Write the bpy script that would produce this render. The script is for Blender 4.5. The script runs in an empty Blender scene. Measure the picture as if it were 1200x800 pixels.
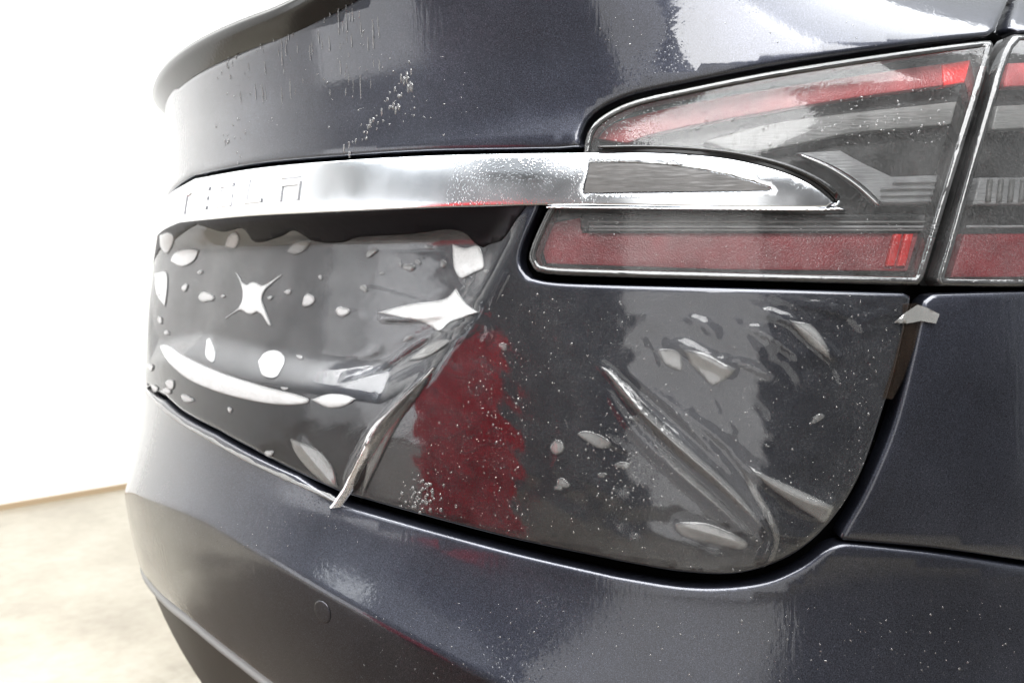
import bpy, math, random
import numpy as np
from mathutils import Vector, Matrix
from mathutils.geometry import delaunay_2d_cdt

random.seed(4)
RNG = np.random.default_rng(4)
sc = bpy.context.scene
COL = sc.collection
R = math.radians

# ------------------------------------------------------------------ camera
F = 960.0                                  # focal length in pixels of a 1200 px wide frame
CAM = np.array([0.9305, -0.4496, 0.88])
PSI = 0.7902
PIT = math.atan(70 / F)
FW = np.array([-math.cos(PSI) * math.cos(PIT), math.sin(PSI) * math.cos(PIT), -math.sin(PIT)])
RT = np.array([math.sin(PSI), math.cos(PSI), 0.0])
UP = np.cross(RT, FW)
cd = bpy.data.cameras.new('camera')
cam = bpy.data.objects.new('camera', cd)
COL.objects.link(cam)
cd.sensor_width = 36.0
cd.lens = F / 1200 * 36
cd.clip_start = 0.02
cd.clip_end = 60
cam.matrix_world = Matrix(((RT[0], UP[0], -FW[0], CAM[0]), (RT[1], UP[1], -FW[1], CAM[1]),
                           (RT[2], UP[2], -FW[2], CAM[2]), (0, 0, 0, 1)))
cd.dof.use_dof = True
cd.dof.focus_distance = 0.76
cd.dof.aperture_fstop = 7.0
sc.camera = cam

# ------------------------------------------------------------------ light
W = bpy.data.worlds.new('World')
sc.world = W
W.use_nodes = True
bgn = W.node_tree.nodes['Background']
bgn.inputs[0].default_value = (0.93, 0.97, 1.0, 1)
bgn.inputs[1].default_value = 0.55


def area(name, loc, target, sx, sy, radiance, col=(1, 1, 1)):
    L = bpy.data.lights.new(name, 'AREA')
    L.shape = 'RECTANGLE'
    L.size, L.size_y = sx, sy
    L.energy = radiance * math.pi * sx * sy
    L.color = col
    o = bpy.data.objects.new(name, L)
    COL.objects.link(o)
    o.location = loc
    o.rotation_euler = (Vector(target) - Vector(loc)).to_track_quat('-Z', 'Y').to_euler()
    return o


area('ceiling_lamp', (1.1, 0.75, 3.1), (1.1, 0.75, 0), 1.9, 2.3, 6.5, (0.96, 0.98, 1.0))
area('rear_ceiling_lamp', (-0.9, -1.6, 3.1), (-0.9, -1.6, 0), 0.7, 2.6, 4.0, (0.93, 0.97, 1.0))
area('patch_fill_light', (2.25, -2.35, 1.25), (0.55, 0.15, 1.0), 1.35, 2.3, 1.6, (1.0, 0.99, 0.97))  # unseen source added to reflect as the pale patch on the panel
area('recess_fill_light', (-1.75, -4.2, 1.1), (0, 0, 0.9), 2.3, 2.1, 2.3, (0.97, 0.98, 1.0))  # unseen fill added to brighten what the recess reflects
area('wall_fill_light', (-1.2, -0.8, 3.7), (-2.67, -0.8, 0.7), 1.6, 7.0, 10.5, (1, 1, 1))  # unseen fill added to burn out the left wall

sc.view_settings.view_transform = 'Standard'
sc.view_settings.look = 'None'
sc.view_settings.gamma = 1.0
sc.view_settings.exposure = 0.22
sc.view_settings.use_curve_mapping = False
sc.cycles.use_denoising = True
sc.cycles.max_bounces = 6
sc.cycles.diffuse_bounces = 3
sc.cycles.glossy_bounces = 4
sc.cycles.transparent_max_bounces = 10
sc.cycles.adaptive_threshold = 0.025
sc.cycles.sample_clamp_indirect = 6.0


# ------------------------------------------------------------------ materials
class NB:
    def __init__(s, name):
        s.m = bpy.data.materials.new(name)
        s.m.use_nodes = True
        s.t = s.m.node_tree
        s.t.nodes.clear()
        s.out = s.n('ShaderNodeOutputMaterial')
        s.co = s.n('ShaderNodeTexCoord').outputs['Object']

    def n(s, typ, **kw):
        nd = s.t.nodes.new(typ)
        for k, v in kw.items():
            if k.startswith('i_'):
                nd.inputs[k[2:].replace('_', ' ')].default_value = v
            else:
                setattr(nd, k, v)
        return nd

    def l(s, a, b):
        s.t.links.new(a, b)

    def noise(s, scale, detail=3, rough=.5, vec=None, stretch=None):
        nd = s.n('ShaderNodeTexNoise')
        nd.inputs['Scale'].default_value = scale
        nd.inputs['Detail'].default_value = detail
        nd.inputs['Roughness'].default_value = rough
        v = vec or s.co
        if stretch:
            mp = s.n('ShaderNodeMapping')
            mp.inputs['Scale'].default_value = stretch
            s.l(v, mp.inputs[0])
            v = mp.outputs[0]
        s.l(v, nd.inputs['Vector'])
        return nd.outputs['Fac']

    def ramp(s, fac, stops):
        nd = s.n('ShaderNodeValToRGB')
        e = nd.color_ramp.elements
        while len(e) < len(stops):
            e.new(0.5)
        for el, (p, c) in zip(e, stops):
            el.position = p
            el.color = c if len(c) == 4 else (*c, 1)
        s.l(fac, nd.inputs[0])
        return nd.outputs[0]

    def math(s, op, a, b=None):
        nd = s.n('ShaderNodeMath', operation=op)
        for i, v in enumerate((a, b)):
            if v is None:
                continue
            if isinstance(v, (int, float)):
                nd.inputs[i].default_value = v
            else:
                s.l(v, nd.inputs[i])
        return nd.outputs[0]

    def bump(s, h, strength, dist=.001, normal=None):
        nd = s.n('ShaderNodeBump')
        nd.inputs['Strength'].default_value = strength
        nd.inputs['Distance'].default_value = dist
        s.l(h, nd.inputs['Height'])
        if normal:
            s.l(normal, nd.inputs['Normal'])
        return nd.outputs[0]

    def pr(s, **kw):
        nd = s.n('ShaderNodeBsdfPrincipled')
        for k, v in kw.items():
            i = nd.inputs[k.replace('_', ' ')]
            if hasattr(v, 'links') or hasattr(v, 'is_linked'):
                s.l(v, i)
            else:
                i.default_value = v
        return nd

    def fin(s, sh):
        s.l(sh.outputs[0] if hasattr(sh, 'outputs') else sh, s.out.inputs[0])
        return s.m


def G(v):
    return (v, v, v, 1)


def wet_height(b, amt=1.0, runs_on=True):
    """fine relief of a wetted surface: beads, runs and orange peel"""
    mk = b.noise(13, 1)
    vo = b.n('ShaderNodeTexVoronoi', feature='F1')
    vo.inputs['Scale'].default_value = 330
    b.l(b.co, vo.inputs['Vector'])
    bead = b.math('MULTIPLY', b.ramp(vo.outputs['Distance'], [(.0, G(1)), (.34, G(0))]), b.ramp(mk, [(.50, G(.05)), (.66, G(1))]))
    h = b.math('ADD', b.math('MULTIPLY', b.noise(170, 1), .16), b.math('MULTIPLY', bead, .24 * amt))
    if runs_on:
        runs = b.noise(1, 2, .6, stretch=(210, 210, 16))
        h = b.math('ADD', h, b.math('MULTIPLY', b.math('MULTIPLY', runs, b.ramp(mk, [(.40, G(1)), (.54, G(.1))])), .34 * amt))
    return h


def make_paint(name, c0, c1, wet=1.0, r0=.05, r1=.18, bs=.34):
    b = NB(name)
    flake = b.noise(1350, 1)
    patch = b.noise(8, 4, .6)
    f = b.math('ADD', b.math('MULTIPLY', flake, .72), b.math('MULTIPLY', patch, .28))
    base = b.ramp(f, [(.36, c0), (.60, c1), (.72, tuple(2.4 * x for x in c1))])
    nrm = b.bump(wet_height(b, wet) if wet > .5 else b.noise(60, 1), bs, .0012)
    haze = b.ramp(patch, [(.35, G(r0)), (.7, G(r1))])
    p = b.pr(Base_Color=base, Metallic=.8, Roughness=.42, Coat_Weight=1.0, Coat_Roughness=haze, Coat_IOR=1.55)
    b.l(nrm, p.inputs['Coat Normal'])
    return b.fin(p)


M = {}
M['paint'] = make_paint('dark_metallic_paint', (.007, .008, .013), (.032, .035, .050))
M['paint_low'] = make_paint('dark_metallic_bumper_paint', (.007, .008, .013), (.033, .036, .051), 1.4, .06, .2, .38)
M['skin_paint'] = make_paint('dark_metallic_paint_under_film', (.006, .007, .013), (.024, .027, .040), .2, .04, .10, .12)

b = NB('black_gloss_plastic')
M['gloss_black'] = b.fin(b.pr(Base_Color=(.012, .012, .012, 1), Roughness=.16, Normal=b.bump(b.noise(240, 3), .12)))
b = NB('black_body_shell')
M['black'] = b.fin(b.pr(Base_Color=(.004, .004, .004, 1), Roughness=.9, Specular_IOR_Level=.1))
b = NB('matt_black_band')
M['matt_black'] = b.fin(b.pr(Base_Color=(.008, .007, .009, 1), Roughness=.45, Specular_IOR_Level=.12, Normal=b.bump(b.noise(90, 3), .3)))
b = NB('satin_letter')
M['letter'] = b.fin(b.pr(Base_Color=(.64, .65, .67, 1), Metallic=1.0, Roughness=.25))
b = NB('grey_plastic_trim')
M['trim'] = b.fin(b.pr(Base_Color=(.22, .225, .225, 1), Roughness=.38, Normal=b.bump(b.noise(700, 2), .2)))
b = NB('valance_plastic')
M['valance'] = b.fin(b.pr(Base_Color=(.045, .042, .036, 1), Roughness=.5, Normal=b.bump(b.noise(600, 2), .3)))

b = NB('chrome_wet')
vo = b.n('ShaderNodeTexVoronoi', feature='F1')
vo.inputs['Scale'].default_value = 420
b.l(b.co, vo.inputs['Vector'])
bead = b.ramp(vo.outputs['Distance'], [(.0, G(1)), (.42, G(0))])
sx_ = b.n('ShaderNodeSeparateXYZ')
b.l(b.co, sx_.inputs[0])
wet_x = b.ramp(sx_.outputs[0], [(.30, G(.0)), (.36, G(.5)), (.45, G(.5)), (.50, G(.12))])
bm_ = b.ramp(b.math('ADD', b.math('MULTIPLY', b.noise(30, 3), .6), b.math('MULTIPLY', wet_x, .5)), [(.42, G(0)), (.56, G(1))])
nrm = b.bump(b.math('MULTIPLY', bead, bm_), .13, .0016)
M['chrome'] = b.fin(b.pr(Base_Color=(.74, .76, .79, 1), Metallic=1.0,
                         Roughness=b.ramp(b.noise(18, 4), [(.4, G(.13)), (.7, G(.27))]), Normal=nrm))


def make_clear(name, ior, tint, rough, milk, milk_col, bump_s, beads=True, even=False, feather=False, sheen_attr=False, mist=0):
    """thin clear sheet: fresnel gloss over transparency, with a faint milky water film"""
    b = NB(name)
    nrm = b.bump(wet_height(b, 1.2, False) if beads else b.noise(150, 1), bump_s, .0012)
    fr = b.n('ShaderNodeFresnel')
    fr.inputs['IOR'].default_value = ior
    b.l(nrm, fr.inputs['Normal'])
    tr = b.n('ShaderNodeBsdfTransparent')
    tr.inputs[0].default_value = (*tint, 1)
    gl = b.n('ShaderNodeBsdfGlossy')
    gl.inputs['Roughness'].default_value = rough
    b.l(nrm, gl.inputs['Normal'])
    mx = b.n('ShaderNodeMixShader')
    b.l(fr.outputs[0], mx.inputs[0])
    b.l(tr.outputs[0], mx.inputs[1])
    b.l(gl.outputs[0], mx.inputs[2])
    df = b.n('ShaderNodeBsdfDiffuse')
    df.inputs[0].default_value = (*milk_col, 1)
    m2 = b.n('ShaderNodeMixShader')
    speck = b.noise(950, 2)
    cloud = b.noise(24, 2, .6)
    if sheen_attr:
        ma = b.n('ShaderNodeAttribute')
        ma.attribute_name = 'recess_sheen'
        milk = b.math('ADD', b.math('MULTIPLY', ma.outputs['Fac'], .11), milk)
    k = b.math('MULTIPLY', b.ramp(b.math('ADD', b.math('MULTIPLY', speck, .68), b.math('MULTIPLY', cloud, .32)),
                                  [(.38, G(.75 if even else .15)), (.66, G(1))]), milk)
    if mist:
        dots = b.ramp(b.noise(1250, 0), [(.66, G(0)), (.76, G(1))])
        k = b.math('ADD', k, b.math('MULTIPLY', b.math('MULTIPLY', dots, b.ramp(cloud, [(.4, G(.3)), (.6, G(1))])), mist))
    fk = fr.outputs[0]
    if feather:
        at = b.n('ShaderNodeAttribute')
        at.attribute_name = 'edge'
        e = b.math('POWER', at.outputs['Fac'], .8)
        k = b.math('MULTIPLY', k, e)
        b.l(b.math('MULTIPLY', fk, e), mx.inputs[0])
        c = b.n('ShaderNodeMix', data_type='RGBA')
        b.l(e, c.inputs[0])
        c.inputs[6].default_value = (1, 1, 1, 1)
        c.inputs[7].default_value = (*tint, 1)
        b.l(c.outputs[2], tr.inputs[0])
    b.l(k, m2.inputs[0])
    b.l(mx.outputs[0], m2.inputs[1])
    b.l(df.outputs[0], m2.inputs[2])
    return b.fin(m2)


M['film'] = make_clear('wet_clear_film', 1.52, (.94, .94, .95), .10, .025, (.62, .63, .65), .16, sheen_attr=True, mist=.10)
M['lens'] = make_clear('wet_lamp_lens', 1.5, (.93, .93, .93), .06, .09, (.6, .6, .6), .26, mist=.12)
M['rim'] = make_clear('lamp_rim_acrylic', 1.8, (.40, .40, .40), .05, .10, (.6, .6, .6), .6)
M['fold'] = make_clear('folded_film', 2.0, (.8, .8, .8), .10, .50, (.82, .82, .81), .30, False, False)
M['tab'] = make_clear('film_edge', 1.7, (.75, .75, .75), .2, .27, (.58, .58, .56), .15, False, True)
M['bubble'] = make_clear('air_pocket_film', 2.2, (.5, .5, .5), .25, .72, (.70, .71, .71), .10, False, True, True)
M['bridge'] = make_clear('film_over_gap', 1.5, (.8, .75, .7), .08, .05, (.30, .20, .14), .3)
M['ridge'] = make_clear('fold_flank_sheen', 1.9, (.75, .75, .75), .10, .26, (.48, .48, .47), .25, False, False, True)  # pale colour stands in for the highlight along fold flanks
M['bubble_grey'] = make_clear('air_pocket_grey', 2.0, (.68, .68, .68), .14, .28, (.50, .50, .49), .4, True, True, True)
M['bubble_small'] = make_clear('air_bubble_film', 2.0, (.6, .6, .6), .22, .55, (.66, .66, .66), .10, False, True, True)


def plastic(name, col, rough, bs=None, scale=300, spec=.5, stretch=None, emit=None):
    b = NB(name)
    kw = dict(Roughness=rough, Specular_IOR_Level=spec)
    c = b.ramp(b.noise(40, 4), [(.3, tuple(x * .72 for x in col)), (.7, tuple(min(1, x * 1.2) for x in col))])
    kw['Base_Color'] = c
    if bs:
        kw['Normal'] = b.bump(b.noise(scale, 1, stretch=stretch), bs, .002)
    return b.fin(b.pr(**kw))


M['housing'] = plastic('lamp_housing_dark', (.032, .033, .033), .4, .4, 60)
M['red'] = plastic('lamp_red_reflector', (.30, .020, .030), .3, .35, 700)
M['red_pale'] = plastic('lamp_red_strip', (.42, .065, .070), .3, .35, 700)
M['red_bright'] = plastic('lamp_red_bright', (.85, .02, .02), .2, .3, 380)
M['silver'] = plastic('lamp_silver_band', (.26, .265, .26), .35, .3, 1, stretch=(60, 60, 500))
M['guide'] = plastic('lamp_light_guide', (.40, .41, .42), .2, .5, 1, stretch=(40, 40, 700))
M['reverse'] = plastic('reverse_lamp_lens', (.085, .082, .08), .3, .18, 1, stretch=(60, 60, 300))
M['smoke'] = plastic('lamp_smoke_band', (.028, .03, .03), .2, .2, 1, stretch=(10, 10, 300))

b = NB('white_wall_paint')
c = b.ramp(b.noise(3, 4), [(.3, (.84, .84, .82)), (.7, (.88, .88, .87))])
M['wall'] = b.fin(b.pr(Base_Color=c, Roughness=.7, Normal=b.bump(b.noise(90, 3), .1)))
b = NB('baseboard_brown')
M['baseboard'] = b.fin(b.pr(Base_Color=(.36, .27, .17, 1), Roughness=.5))
b = NB('worn_concrete')
n1 = b.noise(2.2, 6, .62)
n2 = b.noise(26, 5, .6)
c = b.ramp(b.math('ADD', b.math('MULTIPLY', n1, .75), b.math('MULTIPLY', n2, .25)),
           [(.34, (.24, .21, .165)), (.5, (.33, .30, .24)), (.66, (.42, .39, .33))])
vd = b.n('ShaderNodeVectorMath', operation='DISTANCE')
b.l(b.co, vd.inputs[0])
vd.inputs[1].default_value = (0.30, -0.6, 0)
shade_f = b.ramp(b.math('ADD', b.math('MULTIPLY', vd.outputs['Value'], .3), b.math('MULTIPLY', n1, .35)), [(.53, G(1)), (.62, G(0))])
shade_c = b.n('ShaderNodeMix', data_type='RGBA', blend_type='MULTIPLY')
b.l(shade_f, shade_c.inputs[0])
b.l(c, shade_c.inputs[6])
shade_c.inputs[7].default_value = (.19, .155, .125, 1)      # shade put into the floor colour round the tail, for the bumper to reflect
c = shade_c.outputs[2]
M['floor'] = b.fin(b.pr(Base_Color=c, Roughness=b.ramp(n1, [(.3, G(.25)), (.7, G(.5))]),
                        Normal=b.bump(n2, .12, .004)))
b = NB('red_cabinet_enamel')
M['cab_red'] = b.fin(b.pr(Base_Color=(.78, .010, .022, 1), Roughness=.4))
b = NB('unseen_dark_wall')
M['dark_wall'] = b.fin(b.pr(Base_Color=b.ramp(b.noise(1.5, 4), [(.3, (.12, .12, .125)), (.7, (.2, .2, .2))]), Roughness=.8))
b = NB('steel_handle')
M['steel'] = b.fin(b.pr(Base_Color=(.5, .5, .5, 1), Metallic=1.0, Roughness=.3))
b = NB('dark_cabinet_enamel')
M['cab_dark'] = b.fin(b.pr(Base_Color=(.02, .02, .022, 1), Roughness=.5))

b = NB('water_bead')
fr = b.n('ShaderNodeFresnel')
fr.inputs['IOR'].default_value = 1.8
tr = b.n('ShaderNodeBsdfTransparent')
tr.inputs[0].default_value = (.9, .9, .9, 1)
gl = b.n('ShaderNodeBsdfGlossy')
gl.inputs['Roughness'].default_value = .12
mx = b.n('ShaderNodeMixShader')
b.l(fr.outputs[0], mx.inputs[0])
b.l(tr.outputs[0], mx.inputs[1])
b.l(gl.outputs[0], mx.inputs[2])
df = b.n('ShaderNodeBsdfDiffuse')
df.inputs[0].default_value = (.6, .6, .6, 1)
m2 = b.n('ShaderNodeMixShader')
m2.inputs[0].default_value = .12
b.l(mx.outputs[0], m2.inputs[1])
b.l(df.outputs[0], m2.inputs[2])
M['water'] = b.fin(m2)


# ------------------------------------------------------------------ the car's tail as one surface (s along the width, z up, o outward)
_S = np.linspace(-2.0, 2.0, 4001)


def theta(s):
    a = np.abs(s)
    t = 1.06 * a - .06 * a * a
    k = np.clip((a - .9) / .4, 0, 1)
    k = k * k * (3 - 2 * k)
    return np.sign(s) * (t + (1.52 - t) * k)


_th = theta(_S)
_X = np.cumsum(np.cos(_th)) * (_S[1] - _S[0])
_Y = np.cumsum(np.sin(_th)) * (_S[1] - _S[0])
_X -= np.interp(0, _S, _X)
_Y -= np.interp(0, _S, _Y)


def P3(s, z, o):
    t = theta(s)
    return np.stack([np.interp(s, _S, _X) + np.sin(t) * o, np.interp(s, _S, _Y) - np.cos(t) * o, z + 0 * s], -1)


def sm(a, b_, x):
    k = np.clip((x - a) / (b_ - a), 0, 1)
    return k * k * (3 - 2 * k)


_Z = np.linspace(0, 1.6, 1601)


def table(zs, os_, sig=12):
    v = np.interp(_Z, zs, os_)
    k = np.exp(-.5 * (np.arange(-40, 41) / sig) ** 2)
    return np.convolve(np.pad(v, 40, mode='edge'), k / k.sum(), 'valid')


T_C = table([.5, .66, .75, .85, .93, .99, 1.03, 1.09, 1.14, 1.2, 1.4], [.018, .018, .017, .011, 0, -.012, -.020, -.023, -.019, -.014, -.014])
T_K = table([.5, .64, .72, .82, .9, .95, 1.0, 1.05, 1.09, 1.13, 1.18, 1.24, 1.4],
            [.036, .036, .031, .020, .008, 0, -.006, -.014, -.034, -.078, -.150, -.27, -.6], 14)


def B(s, z):
    a = np.abs(s)
    k = sm(.96, 1.05, z)
    w = (1 - k) * sm(.20, .66, a) + k * sm(.46, .88, a)
    return (1 - w) * np.interp(z, _Z, T_C) + w * np.interp(z, _Z, T_K)


def seg_dist(pts, poly, closed=True):
    """distance of points to a polyline, in metres of (s, z)"""
    poly = np.asarray(poly, float)
    a = poly if closed else poly[:-1]
    c = np.roll(poly, -1, 0) if closed else poly[1:]
    out = np.full(len(pts), 9.0)
    par = np.zeros(len(pts))
    for i in range(len(a)):
        d = c[i] - a[i]
        L2 = max(d @ d, 1e-14)
        t = np.clip(((pts - a[i]) @ d) / L2, 0, 1)
        q = np.hypot(*(pts - a[i] - t[:, None] * d).T)
        m = q < out
        out[m] = q[m]
        par[m] = (i + t[m]) / len(a)
    return out, par


def inside(pts, poly):
    poly = np.asarray(poly)
    x, y = pts[:, 0], pts[:, 1]
    r = np.zeros(len(pts), bool)
    j = len(poly) - 1
    for i in range(len(poly)):
        xi, yi = poly[i]
        xj, yj = poly[j]
        if yi != yj:
            r ^= ((yi > y) != (yj > y)) & (x < (xj - xi) * (y - yi) / (yj - yi) + xi)
        j = i
    return r


REC = np.array([(-.47, 1.05), (.47, 1.05), (.425, .93), (.385, .850), (.335, .785), (.28, .758), (.1, .765), (-.1, .775), (-.28, .758),
                (-.335, .785), (-.385, .85), (-.425, .93)])


def recess(s, z):
    p = np.stack([np.ravel(s), np.ravel(z)], -1)
    d, _ = seg_dist(p, REC)
    d = np.where(inside(p, REC), d, 0)
    q = .030 * sm(0, .042, d)
    q = q - .030 * sm(.916, .956, p[:, 1]) * sm(0, .042, d)      # cove up under the chrome bar
    q = q * sm(-.40, -.08, p[:, 0])                                # the scoop runs out shallow at the far end
    return q.reshape(np.shape(s))


def Fs(s, z):                                    # lower tailgate skin, number plate recess included
    return B(s, z) - recess(s, z)


_zt = ([-.9, -.6, -.4, -.3, -.16, -.09, .015, .087, .24, .337, .42, .497, .57, .62, .7, .9], [.65, .63, .69, .712, .712, .702, .694, .682, .662, .648, .635, .624, .618, .618, .65, .645])
_zc = ([-.9, -.6, -.45, -.3, -.2, -.09, -.03, .04, .08, .2, .3, .37, .45, .6, .8, 1.2], [.43, .48, .527, .571, .598, .61, .615, .617, .613, .595, .573, .553, .527, .485, .44, .42])


def zsm(s, tab):
    return (np.interp(s - .03, *tab) + np.interp(s, *tab) + np.interp(s + .03, *tab)) / 3


def E(s, z):                                     # bumper skin: sloping shelf, crease, undercut face
    a = np.abs(s)
    zt, zc = zsm(s, _zt), zsm(s, _zc)
    oc = .056 + .018 * sm(.05, .4, s)
    ot = B(s, zt) + .006 - .005 * sm(.3, .6, a)
    k = .0016
    q = z - zc
    qp = k * np.logaddexp(0, q / k)
    qm = k * np.logaddexp(0, -q / k)
    u = np.clip(1 - qp / (zt - zc), 0, 1)
    return ot + (oc - ot) * u ** 1.5 - .07 * qm - .72 * qm ** 2


def proj(p):
    d = p - CAM
    w = d @ FW
    return 600 + F * (d @ RT) / w, 400 - F * (d @ UP) / w, w


_gs, _gz = np.meshgrid(np.linspace(-.36, 1.15, 210), np.linspace(.28, 1.3, 180))
_cache = {}


def pix(pts, fn=B, add=0.0):
    """photo pixels -> (s, z) on the given skin"""
    key = (fn.__name__, round(add, 4))
    if key not in _cache:
        _cache[key] = proj(P3(_gs, _gz, fn(_gs, _gz) + add))
    u, v, w = _cache[key]
    out = []
    for x, y in pts:
        e = (u - x) ** 2 + (v - y) ** 2
        m = e < max(e.min() * 2, 14)
        i = np.argmin(np.where(m, w, 9e9)) if m.sum() > 1 and np.ptp(w[m]) > .05 else np.argmin(e)
        s, z = _gs.flat[i], _gz.flat[i]
        for _ in range(5):
            h = 1e-4
            S = np.array([s, s + h, s])
            Zz = np.array([z, z, z + h])
            uu, vv, _w = proj(P3(S, Zz, fn(S, Zz) + add))
            J = np.array([[uu[1] - uu[0], uu[2] - uu[0]], [vv[1] - vv[0], vv[2] - vv[0]]]) / h
            if abs(np.linalg.det(J)) < 2e4:
                break
            d = np.linalg.solve(J, [x - uu[0], y - vv[0]])
            d = np.clip(d, -.01, .01)
            s, z = s + d[0], z + d[1]
        out.append((s, z))
    return np.array(out)


def spline(pts, step=7, closed=True):
    """catmull-rom through pixel points; a point with a third item is a corner"""
    n = len(pts)
    out = []
    rng = range(n if closed else n - 1)
    g = lambda i: np.array(pts[i % n][:2], float) if closed else np.array(pts[min(max(i, 0), n - 1)][:2], float)
    cor = lambda i: len(pts[i % n]) > 2
    for i in rng:
        p1, p2 = g(i), g(i + 1)
        p0 = g(i - 1) if not cor(i) else p1 - (p2 - p1)
        p3 = g(i + 2) if not cor(i + 1) else p2 + (p2 - p1)
        k = max(1, int(np.hypot(*(p2 - p1)) / step))
        for j in range(k):
            t = j / k
            out.append(.5 * (2 * p1 + (p2 - p0) * t + (2 * p0 - 5 * p1 + 4 * p2 - p3) * t * t + (3 * p1 - p0 - 3 * p2 + p3) * t ** 3))
    if not closed:
        out.append(g(n - 1))
    return np.array(out)


def resample(poly, step, closed=True):
    poly = np.asarray(poly)
    q = np.vstack([poly, poly[:1]]) if closed else poly
    out = []
    for a, c in zip(q[:-1], q[1:]):
        k = max(1, int(round(np.hypot(*(c - a)) / step)))
        for j in range(k):
            out.append(a + (c - a) * j / k)
    if not closed:
        out.append(q[-1])
    return np.array(out)


def mesh(name, verts, faces, mat, parent=None, smooth=True):
    me = bpy.data.meshes.new(name)
    me.from_pydata([tuple(map(float, v)) for v in verts], [], [tuple(map(int, f)) for f in faces])
    me.materials.append(M[mat] if isinstance(mat, str) else mat)
    if smooth:
        me.polygons.foreach_set('use_smooth', [True] * len(me.polygons))
    me.update()
    o = bpy.data.objects.new(name, me)
    COL.objects.link(o)
    if parent:
        o.parent = parent
    return o


def ccw(p):
    x, y = p[:, 0], p[:, 1]
    return p if np.sum(x * np.roll(y, -1) - np.roll(x, -1) * y) > 0 else p[::-1]


def panel(name, poly, fn, mat, parent=None, add=0.0, grid=.008, roll=.003, skirt=.014, hfn=None, hole=None, step=.005, edge=0, extra=None):
    """a curved sheet cut to an outline on the skin, its edge rolled over and turned in"""
    poly = ccw(resample(poly, step))
    n = len(poly)
    pts = [poly]
    lo, hi = poly.min(0), poly.max(0)
    gx, gy = np.meshgrid(np.arange(lo[0], hi[0], grid), np.arange(lo[1], hi[1], grid))
    gx = gx + (np.arange(gx.shape[0])[:, None] % 2) * grid / 2
    g = np.stack([gx.ravel(), gy.ravel()], -1)
    if extra is not None:
        ed, _ = seg_dist(g, extra, False)
        g = np.vstack([g[ed > .006], extra] + [extra + np.array((0, q)) for q in (-.005, -.0025, .0025, .005)])
    g = g[inside(g, poly)]
    hn = 0
    hl = None
    if hole is not None:
        hl = ccw(resample(hole, step))
        hn = len(hl)
    rings = []
    if roll > 0:
        for loop, sg in ((poly, 1),) + (((hl, -1),) if hn else ()):
            tan = np.roll(loop, -1, 0) - np.roll(loop, 1, 0)
            nrm = np.stack([-tan[:, 1], tan[:, 0]], -1) / np.maximum(np.hypot(*tan.T), 1e-9)[:, None] * sg
            for k in (.12, .4, 1.0):
                rings.append(loop + nrm * roll * k)
    if rings:
        rg = np.vstack(rings)
        rg = rg[inside(rg, poly)]
        dd, _ = seg_dist(rg, poly)
        rg = rg[dd > roll * .1]
        d2, _ = seg_dist(g, poly)
        g = g[d2 > roll + grid * .35]
        g = np.vstack([rg, g])
    else:
        d2, _ = seg_dist(g, poly)
        g = g[d2 > grid * .3]
    if hn:
        dh, _ = seg_dist(g, hl)
        g = g[(~inside(g, hl)) & (dh > roll * .1)]
        allp = np.vstack([poly, hl, g])
        edges = [(n + i, n + (i + 1) % hn) for i in range(hn)]
    else:
        allp = np.vstack([poly, g])
        edges = []
    edges += [(i, (i + 1) % n) for i in range(n)]
    vs, es, fs, *_ = delaunay_2d_cdt([Vector(p) for p in allp], edges, [], 0, 1e-6, False)
    q = np.array([(v.x, v.y) for v in vs])
    tri = [list(f) for f in fs]
    k = inside(q[np.array(tri)].mean(1), poly)
    tri = [f for f, ok in zip(tri, k) if ok]
    if hn:
        cen = q[np.array(tri)].mean(1)
        m = inside(cen, hl)
        tri = [f for f, k in zip(tri, m) if not k]
    d, _ = seg_dist(q, poly)
    dall = d
    if hn:
        dh, _ = seg_dist(q, hl)
        dall = np.minimum(d, dh)
    o = fn(q[:, 0], q[:, 1]) + add
    if hfn is not None:
        o = o + hfn(q[:, 0], q[:, 1], d)
    if roll > 0:
        e = np.clip(dall, 0, roll)
        o = o - (roll - np.sqrt(np.maximum(roll ** 2 - (roll - e) ** 2, 0)))
    verts = list(P3(q[:, 0], q[:, 1], o))
    if skirt > 0:
        from collections import Counter
        ec = {}
        for f in tri:
            for i in range(3):
                a, c = f[i], f[(i + 1) % 3]
                ec[(a, c)] = 1
        bd = [(a, c) for (a, c) in ec if (c, a) not in ec]
        used = sorted({a for e_ in bd for a in e_})
        mp = {}
        lowp = P3(q[used, 0], q[used, 1], o[used] - skirt)
        for i, a in enumerate(used):
            mp[a] = len(verts)
            verts.append(lowp[i])
        for a, c in bd:
            tri.append([c, a, mp[a], mp[c]])
    ob = mesh(name, verts, tri, mat, parent)
    if edge:
        at = ob.data.attributes.new('edge', 'FLOAT', 'POINT')
        ev = np.zeros(len(verts), dtype=np.float32)
        ev[:len(d)] = np.clip(d / edge, 0, 1)
        at.data.foreach_set('value', ev)
    return ob


def tag(o, label=None, cat=None, group=None, kind=None):
    for k, v in (('label', label), ('category', cat), ('group', group), ('kind', kind)):
        if v:
            o[k] = v
    return o


def empty(name, loc=(0, 0, 0)):
    o = bpy.data.objects.new(name, None)
    o.empty_display_size = .1
    COL.objects.link(o)
    o.location = loc
    return o


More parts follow.
